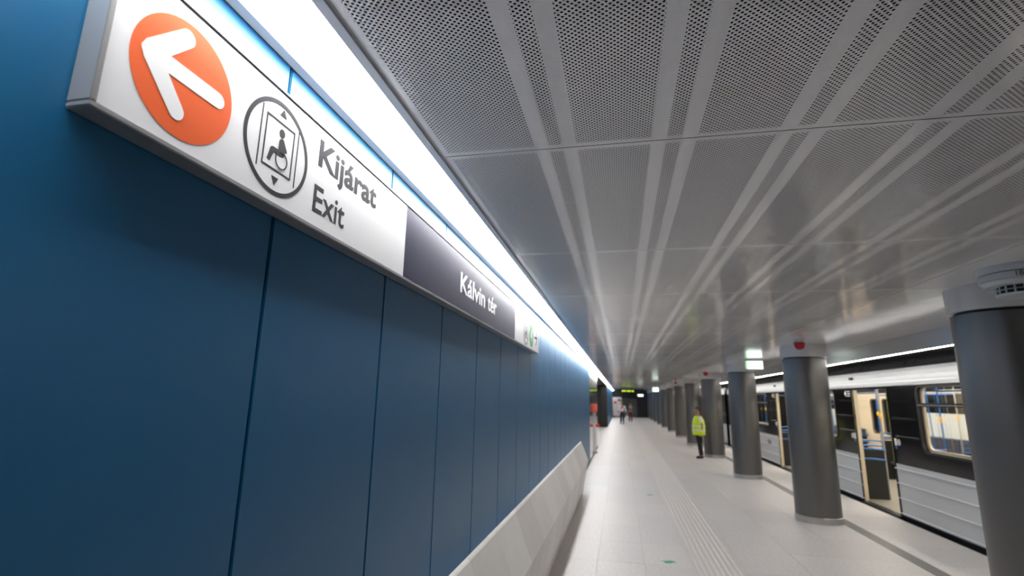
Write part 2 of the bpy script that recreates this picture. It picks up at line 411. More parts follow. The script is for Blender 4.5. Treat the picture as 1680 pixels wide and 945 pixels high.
def arc(c, r, a0, a1, n=8): return [(c[0] + r * math.cos(math.radians(a0 + (a1 - a0) * k / n)), c[1] + r * math.sin(math.radians(a0 + (a1 - a0) * k / n))) for k in range(n + 1)]
def arrow(tipy, cz, L, arm, r, sgn=1):
    """left pointing arrow (sgn -1: right), rounded ends, as one outline of (y, z)"""
    up = [(tipy + r * .42, cz + r * 1.0)]
    ce = (tipy + arm, cz + arm * .93 - r * .2)
    up += arc(ce, r, 135, -45)
    up += [(tipy + r * 3.35, cz + r)]
    sh = arc((tipy + L - r, cz), r, 90, -90)
    lo = [(p[0], 2 * cz - p[1]) for p in up[::-1]]
    pts = arc((tipy + r * .62, cz), r * .62, 220, 140, 4) + up + sh + lo
    if sgn < 0: pts = [(2 * tipy + L - p[0], p[1]) for p in pts]
    return pts
on(flat(arrow(.728, 2.573, .222, .099, .0197), lift=.0009), 'white_arrow', 'letter_white', disc)
# lift symbol
on(flat(circ(1.157, 2.5655, .1365), [circ(1.157, 2.5655, .1245)]), 'ring', 'ink', f1)
def stroke(p, q, w_): 
    p = Vector(p); q = Vector(q); d = (q - p).normalized() * (w_ / 2); n = Vector((-d.y, d.x))
    return [tuple(p + n), tuple(q + n), tuple(q - n), tuple(p - n)]
on(flat(stroke((1.080, 2.660), (1.080, 2.483), .0040)), 'guide_line', 'ink', f1)
on(flat(stroke((1.239, 2.660), (1.239, 2.483), .0040)), 'guide_line', 'ink', f1)
on(flat([(1.097, 2.497), (1.221, 2.497), (1.221, 2.645), (1.097, 2.645)], [[(1.1015, 2.5015), (1.2165, 2.5015), (1.2165, 2.6405), (1.1015, 2.6405)]]), 'cabin_outline', 'ink', f1)
on(flat([(1.149, 2.664), (1.177, 2.664), (1.163, 2.686)]), 'up_triangle', 'ink', f1)
on(flat([(1.143, 2.480), (1.171, 2.480), (1.157, 2.456)]), 'down_triangle', 'ink', f1)
on(flat(circ(1.166, 2.614, .0115, 24, .0125)), 'figure_head', 'ink', f1)
on(flat([(1.166, 2.600), (1.176, 2.598), (1.184, 2.585), (1.1935, 2.572), (1.192, 2.566), (1.184, 2.566), (1.184, 2.553), (1.178, 2.5475), (1.140, 2.5465), (1.128, 2.5165), (1.117, 2.520), (1.126, 2.5560), (1.133, 2.561), (1.157, 2.562), (1.158, 2.590)]), 'figure_body', 'ink', f1)
on(flat(circ(1.174, 2.536, .0265, 32), [circ(1.174, 2.536, .0225, 32)], lift=.0009), 'wheel', 'ink', f1)

def text(body, y0, y1, zb, ztop, m, face, name, bold=0.0, capref='K', lift=0.0):
    def raw(t):
        c = bpy.data.curves.new('t', 'FONT'); c.body = t; c.size = 1; c.offset = bold; c.fill_mode = 'FRONT'; c.resolution_u = 4
        ob = bpy.data.objects.new('t', c); COL.objects.link(ob); dg = bpy.context.evaluated_depsgraph_get()
        me = bpy.data.meshes.new_from_object(ob.evaluated_get(dg)); bpy.data.objects.remove(ob); bpy.data.curves.remove(c); return me
    ref = raw(capref); hs = [v.co.y for v in ref.vertices]; lo, hi = min(hs), max(hs)
    me = raw(body); xs = [v.co.x for v in me.vertices]; xa, xb = min(xs), max(xs)
    for v in me.vertices:
        y = y0 + (v.co.x - xa) / (xb - xa) * (y1 - y0); z = zb + (v.co.y - lo) / (hi - lo) * (ztop - zb)
        v.co = Vector((XF + .0001 + lift, y, z)) - OFF
    bm = bmesh.new(); bm.from_mesh(me)
    bmesh.ops.remove_doubles(bm, verts=bm.verts, dist=1e-6)
    for f_ in bm.faces: f_.smooth = False
    ge = bmesh.ops.extrude_face_region(bm, geom=list(bm.faces))
    bmesh.ops.translate(bm, vec=(.0008, 0, 0), verts=[e for e in ge['geom'] if isinstance(e, bmesh.types.BMVert)])
    bmesh.ops.recalc_face_normals(bm, faces=bm.faces)
    bm.to_mesh(me); bm.free(); me.materials.clear()
    me.name = name
    return link(name, me, m, face)
text('Kijárat', 1.347, 1.742, 2.606, 2.695, 'ink', f1, 'lettering', .022)
text('Exit', 1.340, 1.525, 2.453, 2.540, 'ink', f1, 'lettering', .008, 'E')
text('Kálvin', 2.858, 3.432, 2.509, 2.630, 'letter_white', f2, 'lettering', .018)
text('tér', 3.512, 3.776, 2.509, 2.630, 'letter_white', f2, 'lettering', .018)
# transfer face: lift ring, green line disc with 4, arrow
cy = 5.062
on(flat(circ(cy, 2.551, .131), [circ(cy, 2.551, .119)]), 'ring', 'ink', f3)
on(flat([(cy - .06, 2.485), (cy + .06, 2.485), (cy + .06, 2.625), (cy - .06, 2.625)], [[(cy - .054, 2.491), (cy + .054, 2.491), (cy + .054, 2.619), (cy - .054, 2.619)]]), 'cabin_outline', 'ink', f3)
on(flat(circ(cy + .008, 2.595, .012, 20)), 'figure_head', 'ink', f3)
on(flat([(cy + .002, 2.580), (cy + .02, 2.575), (cy + .034, 2.552), (cy + .022, 2.532), (cy - .018, 2.528), (cy - .03, 2.500), (cy - .042, 2.505), (cy - .03, 2.540), (cy, 2.543)]), 'figure_body', 'ink', f3)
on(flat(circ(cy + .012, 2.520, .026, 24), [circ(cy + .012, 2.520, .021, 24)], lift=.0009), 'wheel', 'ink', f3)
gd = on(flat(circ(5.381, 2.5515, .1255)), 'green_disc', 'green', f3)
text('4', 5.335, 5.425, 2.490, 2.613, 'letter_white', gd, 'numeral', .02, '4', lift=.0009)
on(flat(arrow(5.58, 2.556, .195, .085, .0125, -1)), 'black_arrow', 'ink', f3)

# ------------------------------------------------------------------ leaning bench
BW = .643
bench = empty('leaning_bench', (-.88, 1.064, 0)); tag(bench, 'long pale wedge shaped leaning bench of joined panels along the blue wall', 'bench')
bprof = [(-.087, .0), (-.087, .90), (.006, 1.012), (.014, 1.022), (.034, 1.024), (.044, 1.014), (.176, .672), (.181, .662), (.177, .652), (.06, .0)]  # hidden sloped ledge at the back added to bounce light onto the wall
bms = []
for c in ('bench', 'bench2', 'bench3'):
    me = MB().extr(bprof, .0015, BW - .0015).mesh('seat_panel'); me.materials.append(M[c]); bms.append(me)
for k in range(16):
    o = link('seat_panel', bms[(0, 1, 2, 0, 2, 1, 0, 2)[k % 8]], None, bench); o.location = (0, k * BW, 0)

# ------------------------------------------------------------------ columns
def column(name):
    t = empty(name)
    MB().lathe([(COLR, .10), (COLR, 2.665)], (0, 0), 64).build('shaft', 'column', t, smooth=True)
    MB().lathe([(COLR + .012, 0), (COLR + .012, .094), (COLR + .004, .10)], (0, 0), 64).build('base_ring', 'steel', t, smooth=True)
    MB().lathe([(COLR - .03, 2.665), (COLR - .03, 2.69)], (0, 0), 64).build('shadow_gap', 'rubber', t, smooth=True)
    MB().lathe([(COLR + .02, 2.688), (COLR + .022, CEIL - .001)], (0, 0), 64).build('collar', 'collar', t, smooth=True)
    return t
c0 = column('column')
for k in range(12):
    o = c0 if k == 0 else copy_tree(c0)
    o.location = (COLX, 5.06 + 4.97 * k, 0)
    tag(o, ('nearest dark round platform column, cut by the right edge of the photo' if k == 0 else
            '%s dark round platform column from the right edge of the photo' % ORD[k]), 'column', 'round platform columns')

# ------------------------------------------------------------------ ceiling fittings
def beacon(x, y, lab):
    t = empty('alarm_beacon', (x, y, CEIL)); tag(t, lab, 'beacon', 'red beacons under the ceiling')
    MB().lathe([(.075, -.001), (.078, -.03), (.07, -.045)], (0, 0), 28).build('base', 'white_plastic', t, smooth=True)
    MB().lathe([(.076, -.045), (.080, -.07), (.076, -.11), (.058, -.145), (.025, -.16), (.002, -.163)], (0, 0), 28).build('dome', 'red', t, smooth=True)
beacon(2.80, 8.95, 'larger red dome beacon on the ceiling in front of the second column')
beacon(2.76, 18.2, 'red dome beacon on the ceiling by the fourth column, beyond the lit sign')
beacon(2.72, 27.6, 'small distant red dome beacon by the sixth column')
sd = empty('ceiling_sensor', (2.855, 4.32, CEIL)); tag(sd, 'white round ceiling sensor marked 180 at the right edge of the photo', 'sensor')
MB().lathe([(.235, -.001), (.235, -.045), (.225, -.05)], (0, 0), 56).build('mount', 'white_plastic', sd, smooth=True)
MB().lathe([(.218, -.05), (.218, -.056)], (0, 0), 56).build('joint_ring', 'grille', sd)
MB().lathe([(.222, -.056), (.222, -.098), (.205, -.102), (.205, -.107), (.21, -.108), (.19, -.135), (.17, -.138)], (0, 0), 56).build('body', 'white_plastic', sd, smooth=True)
cage = MB().lathe([(.125, -.138), (.125, -.195)], (0, 0), 40).build('vent_core', 'grille', sd, smooth=True)
for k in range(16):
    a = 2 * math.pi * k / 16
    MB().tube([(.13 * math.cos(a), .13 * math.sin(a), -.138), (.13 * math.cos(a), .13 * math.sin(a), -.195)], .006, 6).build('vent_bar', 'white_plastic', sd)
MB().lathe([(.137, -.163), (.137, -.167)], (0, 0), 40).build('vent_hoop', 'white_plastic', sd)
MB().lathe([(.14, -.193), (.135, -.21), (.06, -.222), (.002, -.224)], (0, 0), 40).build('cap', 'white_plastic', sd, smooth=True)
# "180" printed on the drum, bent round the drum
c = bpy.data.curves.new('t', 'FONT'); c.body = '180°'; c.size = .05; ob = bpy.data.objects.new('t', c); COL.objects.link(ob)
me = bpy.data.meshes.new_from_object(ob.evaluated_get(bpy.context.evaluated_depsgraph_get())); bpy.data.objects.remove(ob)
for v in me.vertices:
    a = math.radians(-128) + v.co.x / .2228; v.co = Vector((.2228 * math.cos(a), .2228 * math.sin(a), -.094 + v.co.y))
me.materials.clear(); link('lettering', me, 'grille', sd)
def exit_sign(x0, x1, y, z0, z1, lab, drop):
    t = empty('exit_sign', ((x0 + x1) / 2, y, z0)); tag(t, lab, 'sign', 'lit green and white exit signs'); wd = (x1 - x0) / 2; h = z1 - z0
    MB().box(-wd, wd, -.03, .03, 0, h).build('case', 'lip', t, bevel=.006)
    MB().box(-wd + .012, wd - .012, -.034, -.029, .012, h - .012).build('lit_face', 'exit_lit', t)
    MB().box(-wd + .013, -wd + .05, -.0355, -.0335, .014, h - .014).build('green_edge', 'exit_green', t)
    MB().box(-wd - .02, wd + .16, -.035, .035, h, h + drop).build('mounting_plate', 'collar', t)
exit_sign(2.90, 3.30, 13.2, 2.665, 2.872, 'large lit white exit sign under the ceiling before the third column', .026)
exit_sign(1.75, 2.12, 31.0, 2.39, 2.64, 'small distant lit exit sign hanging over the platform', .02)
t = bpy.data.objects['exit_sign.001']
for s_ in (-.12, .12): MB().tube([(s_, 0, .26), (s_, 0, CEIL - 2.391)], .008).build('hanger', 'grey_rail', t)
dp = empty('departure_display', (.71, 45, 2.47)); tag(dp, 'long black display with green letters hanging at the far end', 'display')
MB().box(-1.19, 1.19, -.10, .10, 0, .33).build('case', 'rubber', dp, bevel=.015)
for s_ in (-.8, .8): MB().tube([(s_, 0, .33), (s_, 0, CEIL - 2.471)], .015).build('hanger', 'grey_rail', dp)
for k in range(15):
    if k in (5, 11): continue
    MB().box(-.62 + k * .066, -.62 + k * .066 + .045, -.104, -.1, .12, .22).build('lit_letter', 'display_text', dp)
exit_sign(1.42, 1.92, 47.5, 2.22, 2.42, 'tiny lit sign hanging below the black display', .02)
t = bpy.data.objects['exit_sign.002']
for s_ in (-.12, .12): MB().tube([(s_, 0, .21), (s_, 0, CEIL - 2.221)], .008).build('hanger', 'grey_rail', t)

# ------------------------------------------------------------------ end walls, tunnel
ew = MB().box(WALL - .3, EDGE, END_Y, END_Y + .3, 0, 3.4).build('wall_end', 'dark_wall'); tag(ew, 'dark end wall of the platform', kind='structure')
d1 = empty('door_1', (.9, END_Y, 0)); tag(d1, 'dark double door in the end wall', kind='structure')
for s_ in (-1, 1): MB().box(min(.02 * s_, .9 * s_), max(.02 * s_, .9 * s_), -.04, -.001, .01, 2.1).build('door_leaf', 'grey_cloth', d1, bevel=.01)
MB().box(-.98, -.92, -.06, -.001, .01, 2.2).build('frame', 'grille', d1); MB().box(.92, .98, -.06, -.001, .01, 2.2).build('frame', 'grille', d1)
MB().box(-.98, .98, -.06, -.001, 2.13, 2.2).build('frame', 'grille', d1)
po = empty('advert_board', (-.42, 60.6, 0)); tag(po, 'white board with red patches at the far end of platform', 'board')
MB().box(-.5, .5, -.05, .05, .12, 2.2).build('board', 'poster', po, bevel=.03)
for x in (-.35, .35): MB().box(x - .04, x + .04, -.2, .2, 0, .13).build('foot', 'rubber', po)
for (x, z, r) in ((-.2, 1.62, .16), (.36, 1.3, .13), (.1, .6, .1)): MB().tube([(x, -.056, z), (x, -.049, z)], r, 20).build('red_patch', 'red_sign', po)
MB().box(.05, .42, -.056, -.049, 1.75, 1.98).build('dark_patch', 'grey_cloth', po)
tag(MB().box(WALL - 4.6, 8.6, BACK_Y - .3, BACK_Y, -1.2, 3.6).build('wall_back', 'concrete'), 'wall behind the viewer', kind='structure')
tag(MB().box(8.3, 8.6, BACK_Y, END_Y + .3, -1.2, 3.9).build('wall_right', 'concrete'), 'concrete tunnel wall behind the train', kind='structure')
tag(MB().box(4.1, 8.6, BACK_Y, END_Y + .3, 3.62, 3.9).build('ceiling_tunnel', 'concrete'), 'concrete vault over the track', kind='structure')
tag(MB().box(EDGE, 8.6, BACK_Y, END_Y + .3, -1.4, -1.15).build('floor_track', 'concrete'), 'track bed', kind='structure')
tag(MB().box(EDGE, 8.6, END_Y, END_Y + .3, -1.2, 3.9).build('wall_tunnel_end', 'dark_wall'), 'dark end of the track tunnel', kind='structure')

# ------------------------------------------------------------------ train
D0 = 2.8; DP = 5.6; NB = 4; CL = 22.4                 # first door centre from car end, spacing, doors, length
def shared(mb, m):
    me = mb.mesh('part'); me.materials.append(M[m]); return me
def car(name):
    t = empty(name)
    doors = [D0 + DP * k for k in range(NB)]
    spans = [(.05, doors[0] - .7)] + [(doors[k] + .7, doors[k + 1] - .7) for k in range(NB - 1)] + [(doors[-1] + .7, CL - .05)]
    lowp = [(.05, .045)] + [(0, .045)]
    for z in (.07, .32, .57, .82): lowp += [(0, z - .014), (-.016, z - .006), (-.016, z + .006), (0, z + .014)]
    lowp += [(0, .90), (.05, .90)]
    ribp = [(.05, .902), (0, .902)]
    for z in (1.365, 1.675, 1.985): ribp += [(0, z - .016), (-.014, z - .007), (-.014, z + .007), (0, z + .016)]
    ribp += [(0, 2.24), (.05, 2.24)]
    for (a, b_) in spans:
        MB().extr(lowp, a, b_).build('lower_panel', 'silver', t)
        MB().extr([(.012, -.42), (.06, -.42), (.06, .044), (.012, .044)], a, b_).build('underframe_skirt', 'train_roof', t)
        if b_ - a > 3:
            c = (a + b_) / 2; wa, wb = c - 1.1, c + 1.1; gp = .10
            MB().extr(ribp, a, wa - gp).build('ribbed_panel', 'train_black', t)
            MB().extr(ribp, wb + gp, b_).build('ribbed_panel', 'train_black', t)
            MB().slab([(wa - gp, .902), (wb + gp, .902), (wb + gp, 2.24), (wa - gp, 2.24)], 0, .05, [rrect(wa, wb, 1.17, 2.215, .13)]).build('window_panel', 'train_black', t)
            fr = MB().slab(rrect(wa - .02, wb + .02, 1.15, 2.225, .14), -.012, .03, [rrect(wa + .015, wb - .015, 1.185, 2.20, .12)]).build('window_frame', 'rubber', t)
            MB().box(-.014, .03, wa + .015, wb - .015, 1.885, 1.945).build('mullion', 'rubber', fr, bevel=.008)
            MB().box(-.018, -.012, wa + .015, wb - .015, 1.905, 1.915).build('bright_trim', 'grey_rail', fr)
            MB().slab(rrect(wa + .012, wb - .012, 1.182, 2.203, .12), .008, .014).build('pane', 'glass', fr)
            MB().slab(rrect(wa - .06, wb + .06, 1.10, 2.24, .14), .052, .085, [rrect(wa + .10, wb - .06, 1.22, 2.19, .12)]).build('inner_lining', 'cream', t)
            MB().box(.052, .085, a + .02, wa - .07, .02, 2.24).build('inner_lining', 'cream', t); MB().box(.052, .085, wb + .07, b_ - .02, .02, 2.24).build('inner_lining', 'cream', t)
            MB().box(.052, .085, wa - .06, wb + .06, .02, 1.09).build('inner_lining', 'cream', t)
        else:
            MB().extr(ribp, a, b_).build('ribbed_panel', 'train_black', t)
    # cantrail, roof, gutters
    MB().extr([(0, 2.242), (-.006, 2.30), (0, 2.33), (.004, 2.40), (.035, 2.48), (.09, 2.545), (.13, 2.545), (.13, 2.242)], .03, CL - .03).build('cantrail', 'silver', t)
    MB().extr([(-.012, 2.335), (-.002, 2.335), (-.002, 2.347), (-.012, 2.347)], .03, CL - .03).build('gutter', 'silver', t)
    MB().extr([(.10, 2.55), (.20, 2.70), (.45, 2.80), (.9, 2.86), (1.35, 2.88), (1.8, 2.86), (2.25, 2.80), (2.5, 2.70), (2.6, 2.55), (2.68, 2.24), (2.60, 2.24), (2.5, 2.50), (.2, 2.50)], .03, CL - .03).build('roof', 'train_roof', t)
    for k in range(13):
        y = .4 + k * 1.7
        v = MB().slab(rrect(y, y + 1.4, -.045, .045, .04), 0, .012)
        R_ = Matrix.Rotation(math.radians(33), 4, 'Y'); v.v = [tuple(R_ @ Vector(p) + Vector((.135, 0, 2.625))) for p in v.v]
        o = v.build('roof_vent', 'rubber', t)
        for j in (-1, 0, 1):
            v = MB().box(-.006, 0, y + .06, y + 1.34, j * .024 - .005, j * .024 + .005); v.v = [tuple(R_ @ Vector(p) + Vector((.135, 0, 2.625))) for p in v.v]
            v.build('vent_slat', 'train_roof', o)
    # body ends
    for y0, y1 in ((0, .05), (CL - .05, CL)): MB().extr([(.02, -.1), (0, 2.24), (.13, 2.53), (.45, 2.79), (1.35, 2.87), (2.25, 2.79), (2.6, 2.5), (2.68, 2.24), (2.66, -.1)], y0, y1).build('end_wall', 'train_black', t)
    # doorways: sill, rubber edges, header, stickers
    for k, d in enumerate(doors):
        MB().box(-.07, .10, d - .74, d + .74, -.10, .006).build('door_sill', 'rubber', t, bevel=.01)
        MB().box(-.055, .09, d - .70, d + .70, .006, .016).build('door_track', 'train_roof', t, bevel=.003)
        MB().box(0, .10, d - .70, d + .70, 2.195, 2.24).build('door_header', 'train_black', t)
        for s_ in (-1, 1):
            e = d + s_ * .7
            MB().box(.002, .05, min(e, e - s_ * .02), max(e, e - s_ * .02), .012, 2.195).build('door_jamb', 'cream' if s_ > 0 else 'rubber', t)
            MB().box(-.012, .0, min(e + s_ * .002, e + s_ * .045), max(e + s_ * .002, e + s_ * .045), -.02, 2.2).build('door_edge', 'rubber', t)
            MB().box(-.0135, -.0122, min(e + s_ * .012, e + s_ * .028), max(e + s_ * .012, e + s_ * .028), .92, 2.15).build('edge_stripe', 'yellow_edge', t)
            mb = MB(); mb.tube([(-.003, e + s_ * .24, 1.27), (-.0005, e + s_ * .24, 1.27)], .055, 20); mb.build('round_sticker', 'poster', t)
            MB().box(-.003, -.0005, e + s_ * .13 - .04, e + s_ * .13 + .04, 1.21, 1.33).build('square_sticker', 'letter_white', t)
            MB().box(-.0032, -.0005, e + s_ * .13 - .04, e + s_ * .13 + .04, 1.15, 1.205).build('blue_sticker', 'blue_rail', t)
        MB().box(-.05, -.004, d + .60, d + .72, 2.40, 2.45).build('door_lamp', 'rubber', t, bevel=.008)
        # loudspeaker pictogram and three lines of small print beside the door
        ic = MB().slab([(d + 1.12, 2.10), (d + 1.12, 2.16), (d + 1.09, 2.16), (d + 1.04, 2.20), (d + 1.04, 2.06), (d + 1.09, 2.10)], -.003, -.0005).build('loudspeaker_mark', 'letter_white', t)
        for j in range(3): MB().box(-.003, -.0005, d + .84, d + .99, 2.07 + j * .045, 2.09 + j * .045).build('print_line', 'letter_white', t)
    # interior shell
    MB().box(.02, 2.66, .06, CL - .06, -.09, .0).build('cabin_floor', 'train_floor', t)
    MB().box(.14, 2.52, .06, CL - .06, 2.44, 2.47).build('cabin_ceiling', 'cream', t)
    for x in (.95, 1.62): MB().box(x - .07, x + .07, .3, CL - .3, 2.415, 2.438).build('cabin_light', 'train_lamp', t)
    MB().box(2.62, 2.66, .06, CL - .06, .0, 2.44).build('far_side', 'cream', t)
    MB().box(2.66, 2.69, .06, CL - .06, -.1, 2.44).build('far_skin', 'train_black', t)
    for (a, b_) in spans:
        if b_ - a < 3: continue
        c = (a + b_) / 2
        fr = MB().slab(rrect(c - 1.15, c + 1.15, 1.08, 2.24, .12), 2.585, 2.615, [rrect(c - 1.08, c + 1.08, 1.14, 2.19, .10)]).build('far_window_frame', 'cream', t)
        MB().box(2.600, 2.606, c - 1.09, c + 1.09, 1.93, 2.19).build('hopper_pane', 'train_black', fr)
        MB().box(2.595, 2.606, c - 1.09, c + 1.09, 1.90, 1.93).build('transom', 'cream', fr)
        MB().box(2.600, 2.606, c - 1.09, c + 1.09, 1.74, 1.90).build('blind_gap', 'train_black', fr)
        for s_ in (-1, 1): MB().box(2.600, 2.606, min(c + s_ * .05, c + s_ * 1.09), max(c + s_ * .05, c + s_ * 1.09), 1.13, 1.74).build('white_blind', 'pane_white', fr)
        MB().box(2.597, 2.606, c - .05, c + .05, 1.13, 1.74).build('mid_post', 'cream', fr)
    for d in doors:
        for s_ in (-1, 1):
            a, b_ = sorted((d + s_ * .015, d + s_ * .70)); 
            fd = MB().slab([(a, .02), (b_, .02), (b_, 2.2), (a, 2.2)], 2.58, 2.615, [rrect(a + .13, b_ - .13, 1.12, 2.05, .09)]).build('far_door_leaf', 'cream', t)
            MB().slab(rrect(a + .10, b_ - .10, 1.09, 2.08, .1), 2.573, 2.58, [rrect(a + .135, b_ - .135, 1.125, 2.045, .085)]).build('door_window_seal', 'rubber', fd)
            MB().box(2.598, 2.604, a + .12, b_ - .12, 1.11, 2.06).build('door_pane', 'train_black', fd)
    # seats, screens, rails, poles
    sp = [(0, .40), (.42, .40), (.44, .43), (.43, .46), (.10, .45), (.05, .95), (.03, 1.17), (0, 1.19)]
    seat_n = shared(MB().extr([(.09 + x, z) for x, z in sp], 0, .44), 'seat')
    seat_f = shared(MB().extr([(2.575 - x, z) for x, z in sp], 0, .44), 'seat')
    for (a, b_) in spans:
        if b_ - a < 3: continue
        c = (a + b_) / 2
        for j in range(7):
            y = c - 1.61 + j * .46
            for me in (seat_n, seat_f):
                o = link('seat', me, None, t); o.location = (0, y, 0)
        for side in (0, 1):
            xx = (lambda x: x) if side == 0 else (lambda x: 2.665 - x)
            for s_ in (-1, 1):
                y = c + s_ * 1.72
                x0, x1 = sorted((xx(.10), xx(.60)))
                MB().box(x0, x1, y - .015, y + .015, .0, .98).build('seat_screen', 'rubber', t, bevel=.01)
                for z in (1.06, 1.16): MB().tube([(xx(.10), y, z), (xx(.35), y - s_ * .0, z + .015), (xx(.60), y, z)], .016).build('screen_rail', 'blue_rail', t)
                yd = y + s_ * .16
                for z in (1.00, .80): MB().tube([(xx(.11), yd, z + .01), (xx(.30), yd + s_ * .05, z + .015), (xx(.50), yd + s_ * .05, z), (xx(.62), y + s_ * .02, z - .02)], .018).build('door_rail', 'blue_rail', t)
                MB().tube([(xx(.62), y, 0), (xx(.62), y, 1.20)], .018).build('pole_lower', 'grey_rail', t)
                pu = MB().tube([(xx(.62), y, 1.20), (xx(.62), y, 2.44)], .016).build('pole_upper', 'blue_rail' if s_ > 0 else 'grey_rail', t)
                MB().lathe([(.018, 1.62), (.028, 1.65), (.028, 1.70), (.018, 1.73)], (xx(.62), y), 14).build('stop_button', 'yellow', pu, smooth=True)
            for y in (() if side == 0 else (c - .75, c + .1)):
                MB().tube([(xx(.55), y, .45), (xx(.62), y, .9), (xx(.66), y, 2.44)], .019).build('seat_pole', 'blue_rail' if side else 'grey_rail', t)
            MB().tube([(xx(.62), c - 1.72, 2.16), (xx(.62), c + 1.72, 2.16)], .017).build('hand_rail', 'blue_rail', t)
    return t
car0 = car('train_car'); car0.location = (TX, 3.1, 0)
tag(car0, 'near silver and black metro car with open doors at the platform', 'train', 'cars of the standing metro train')
# worn car number on a lower panel by the second visible doorway
for (y, w_) in ((16.0, .06), (15.82, .12), (15.66, .10)): MB().box(-.004, -.0005, y, y + w_, .57, .72).build('number_mark', 'grey_cloth', car0)
car1 = copy_tree(car0); car1.location = (TX, 3.1 + CL + .6, 0); tag(car1, 'farther metro car of the train, seen only in slivers between columns', 'train', 'cars of the standing metro train')
for k, y in enumerate((3.1 + CL + .08,)):
    tag(MB().box(TX + .5, TX + 2.1, y - .06, y + .50, -.05, 2.3).build('gangway_bellows', 'rubber', bevel=.03), 'black gangway bellows between the two train cars', 'bellows')

# ------------------------------------------------------------------ people
def skin_mesh(name, J, edges, m, parent, sub=2):
    """J: joint -> ((x, y, z), radius or (rx, ry)); a surface grown round a skeleton"""
    ks = list(J); me = bpy.data.meshes.new(name)
    me.from_pydata([J[k][0] for k in ks], [(ks.index(a), ks.index(b_)) for a, b_ in edges], [])
    ob = bpy.data.objects.new(name, me); COL.objects.link(ob)
    md = ob.modifiers.new('s', 'SKIN'); md.use_smooth_shade = True; md.branch_smoothing = .6
    for i, k in enumerate(ks):
        r = J[k][1]; me.skin_vertices[0].data[i].radius = r if isinstance(r, tuple) else (r, r)
        me.skin_vertices[0].data[i].use_root = i == 0
    sb = ob.modifiers.new('b', 'SUBSURF'); sb.levels = sub; sb.render_levels = sub
    dg = bpy.context.evaluated_depsgraph_get(); out = bpy.data.meshes.new_from_object(ob.evaluated_get(dg))
    bpy.data.objects.remove(ob); out.name = name; out.materials.clear()
    for p in out.polygons: p.use_smooth = True
    return link(name, out, m, parent)
def ellip(c, r, seg=20, rings=12, cut=None):
    mb = MB(); vs = []; fs = []
    for i in range(rings + 1):
        th = math.pi * i / rings
        for k in range(seg):
            ph = 2 * math.pi * k / seg; vs.append((c[0] + r[0] * math.sin(th) * math.cos(ph), c[1] + r[1] * math.sin(th) * math.sin(ph), c[2] + r[2] * math.cos(th)))
    for i in range(rings):
        for k in range(seg): fs.append((i * seg + k, i * seg + (k + 1) % seg, (i + 1) * seg + (k + 1) % seg, (i + 1) * seg + k))
    if cut: fs = [f for f in fs if all(cut(vs[i]) for i in f)]
    return mb.add(vs, fs)
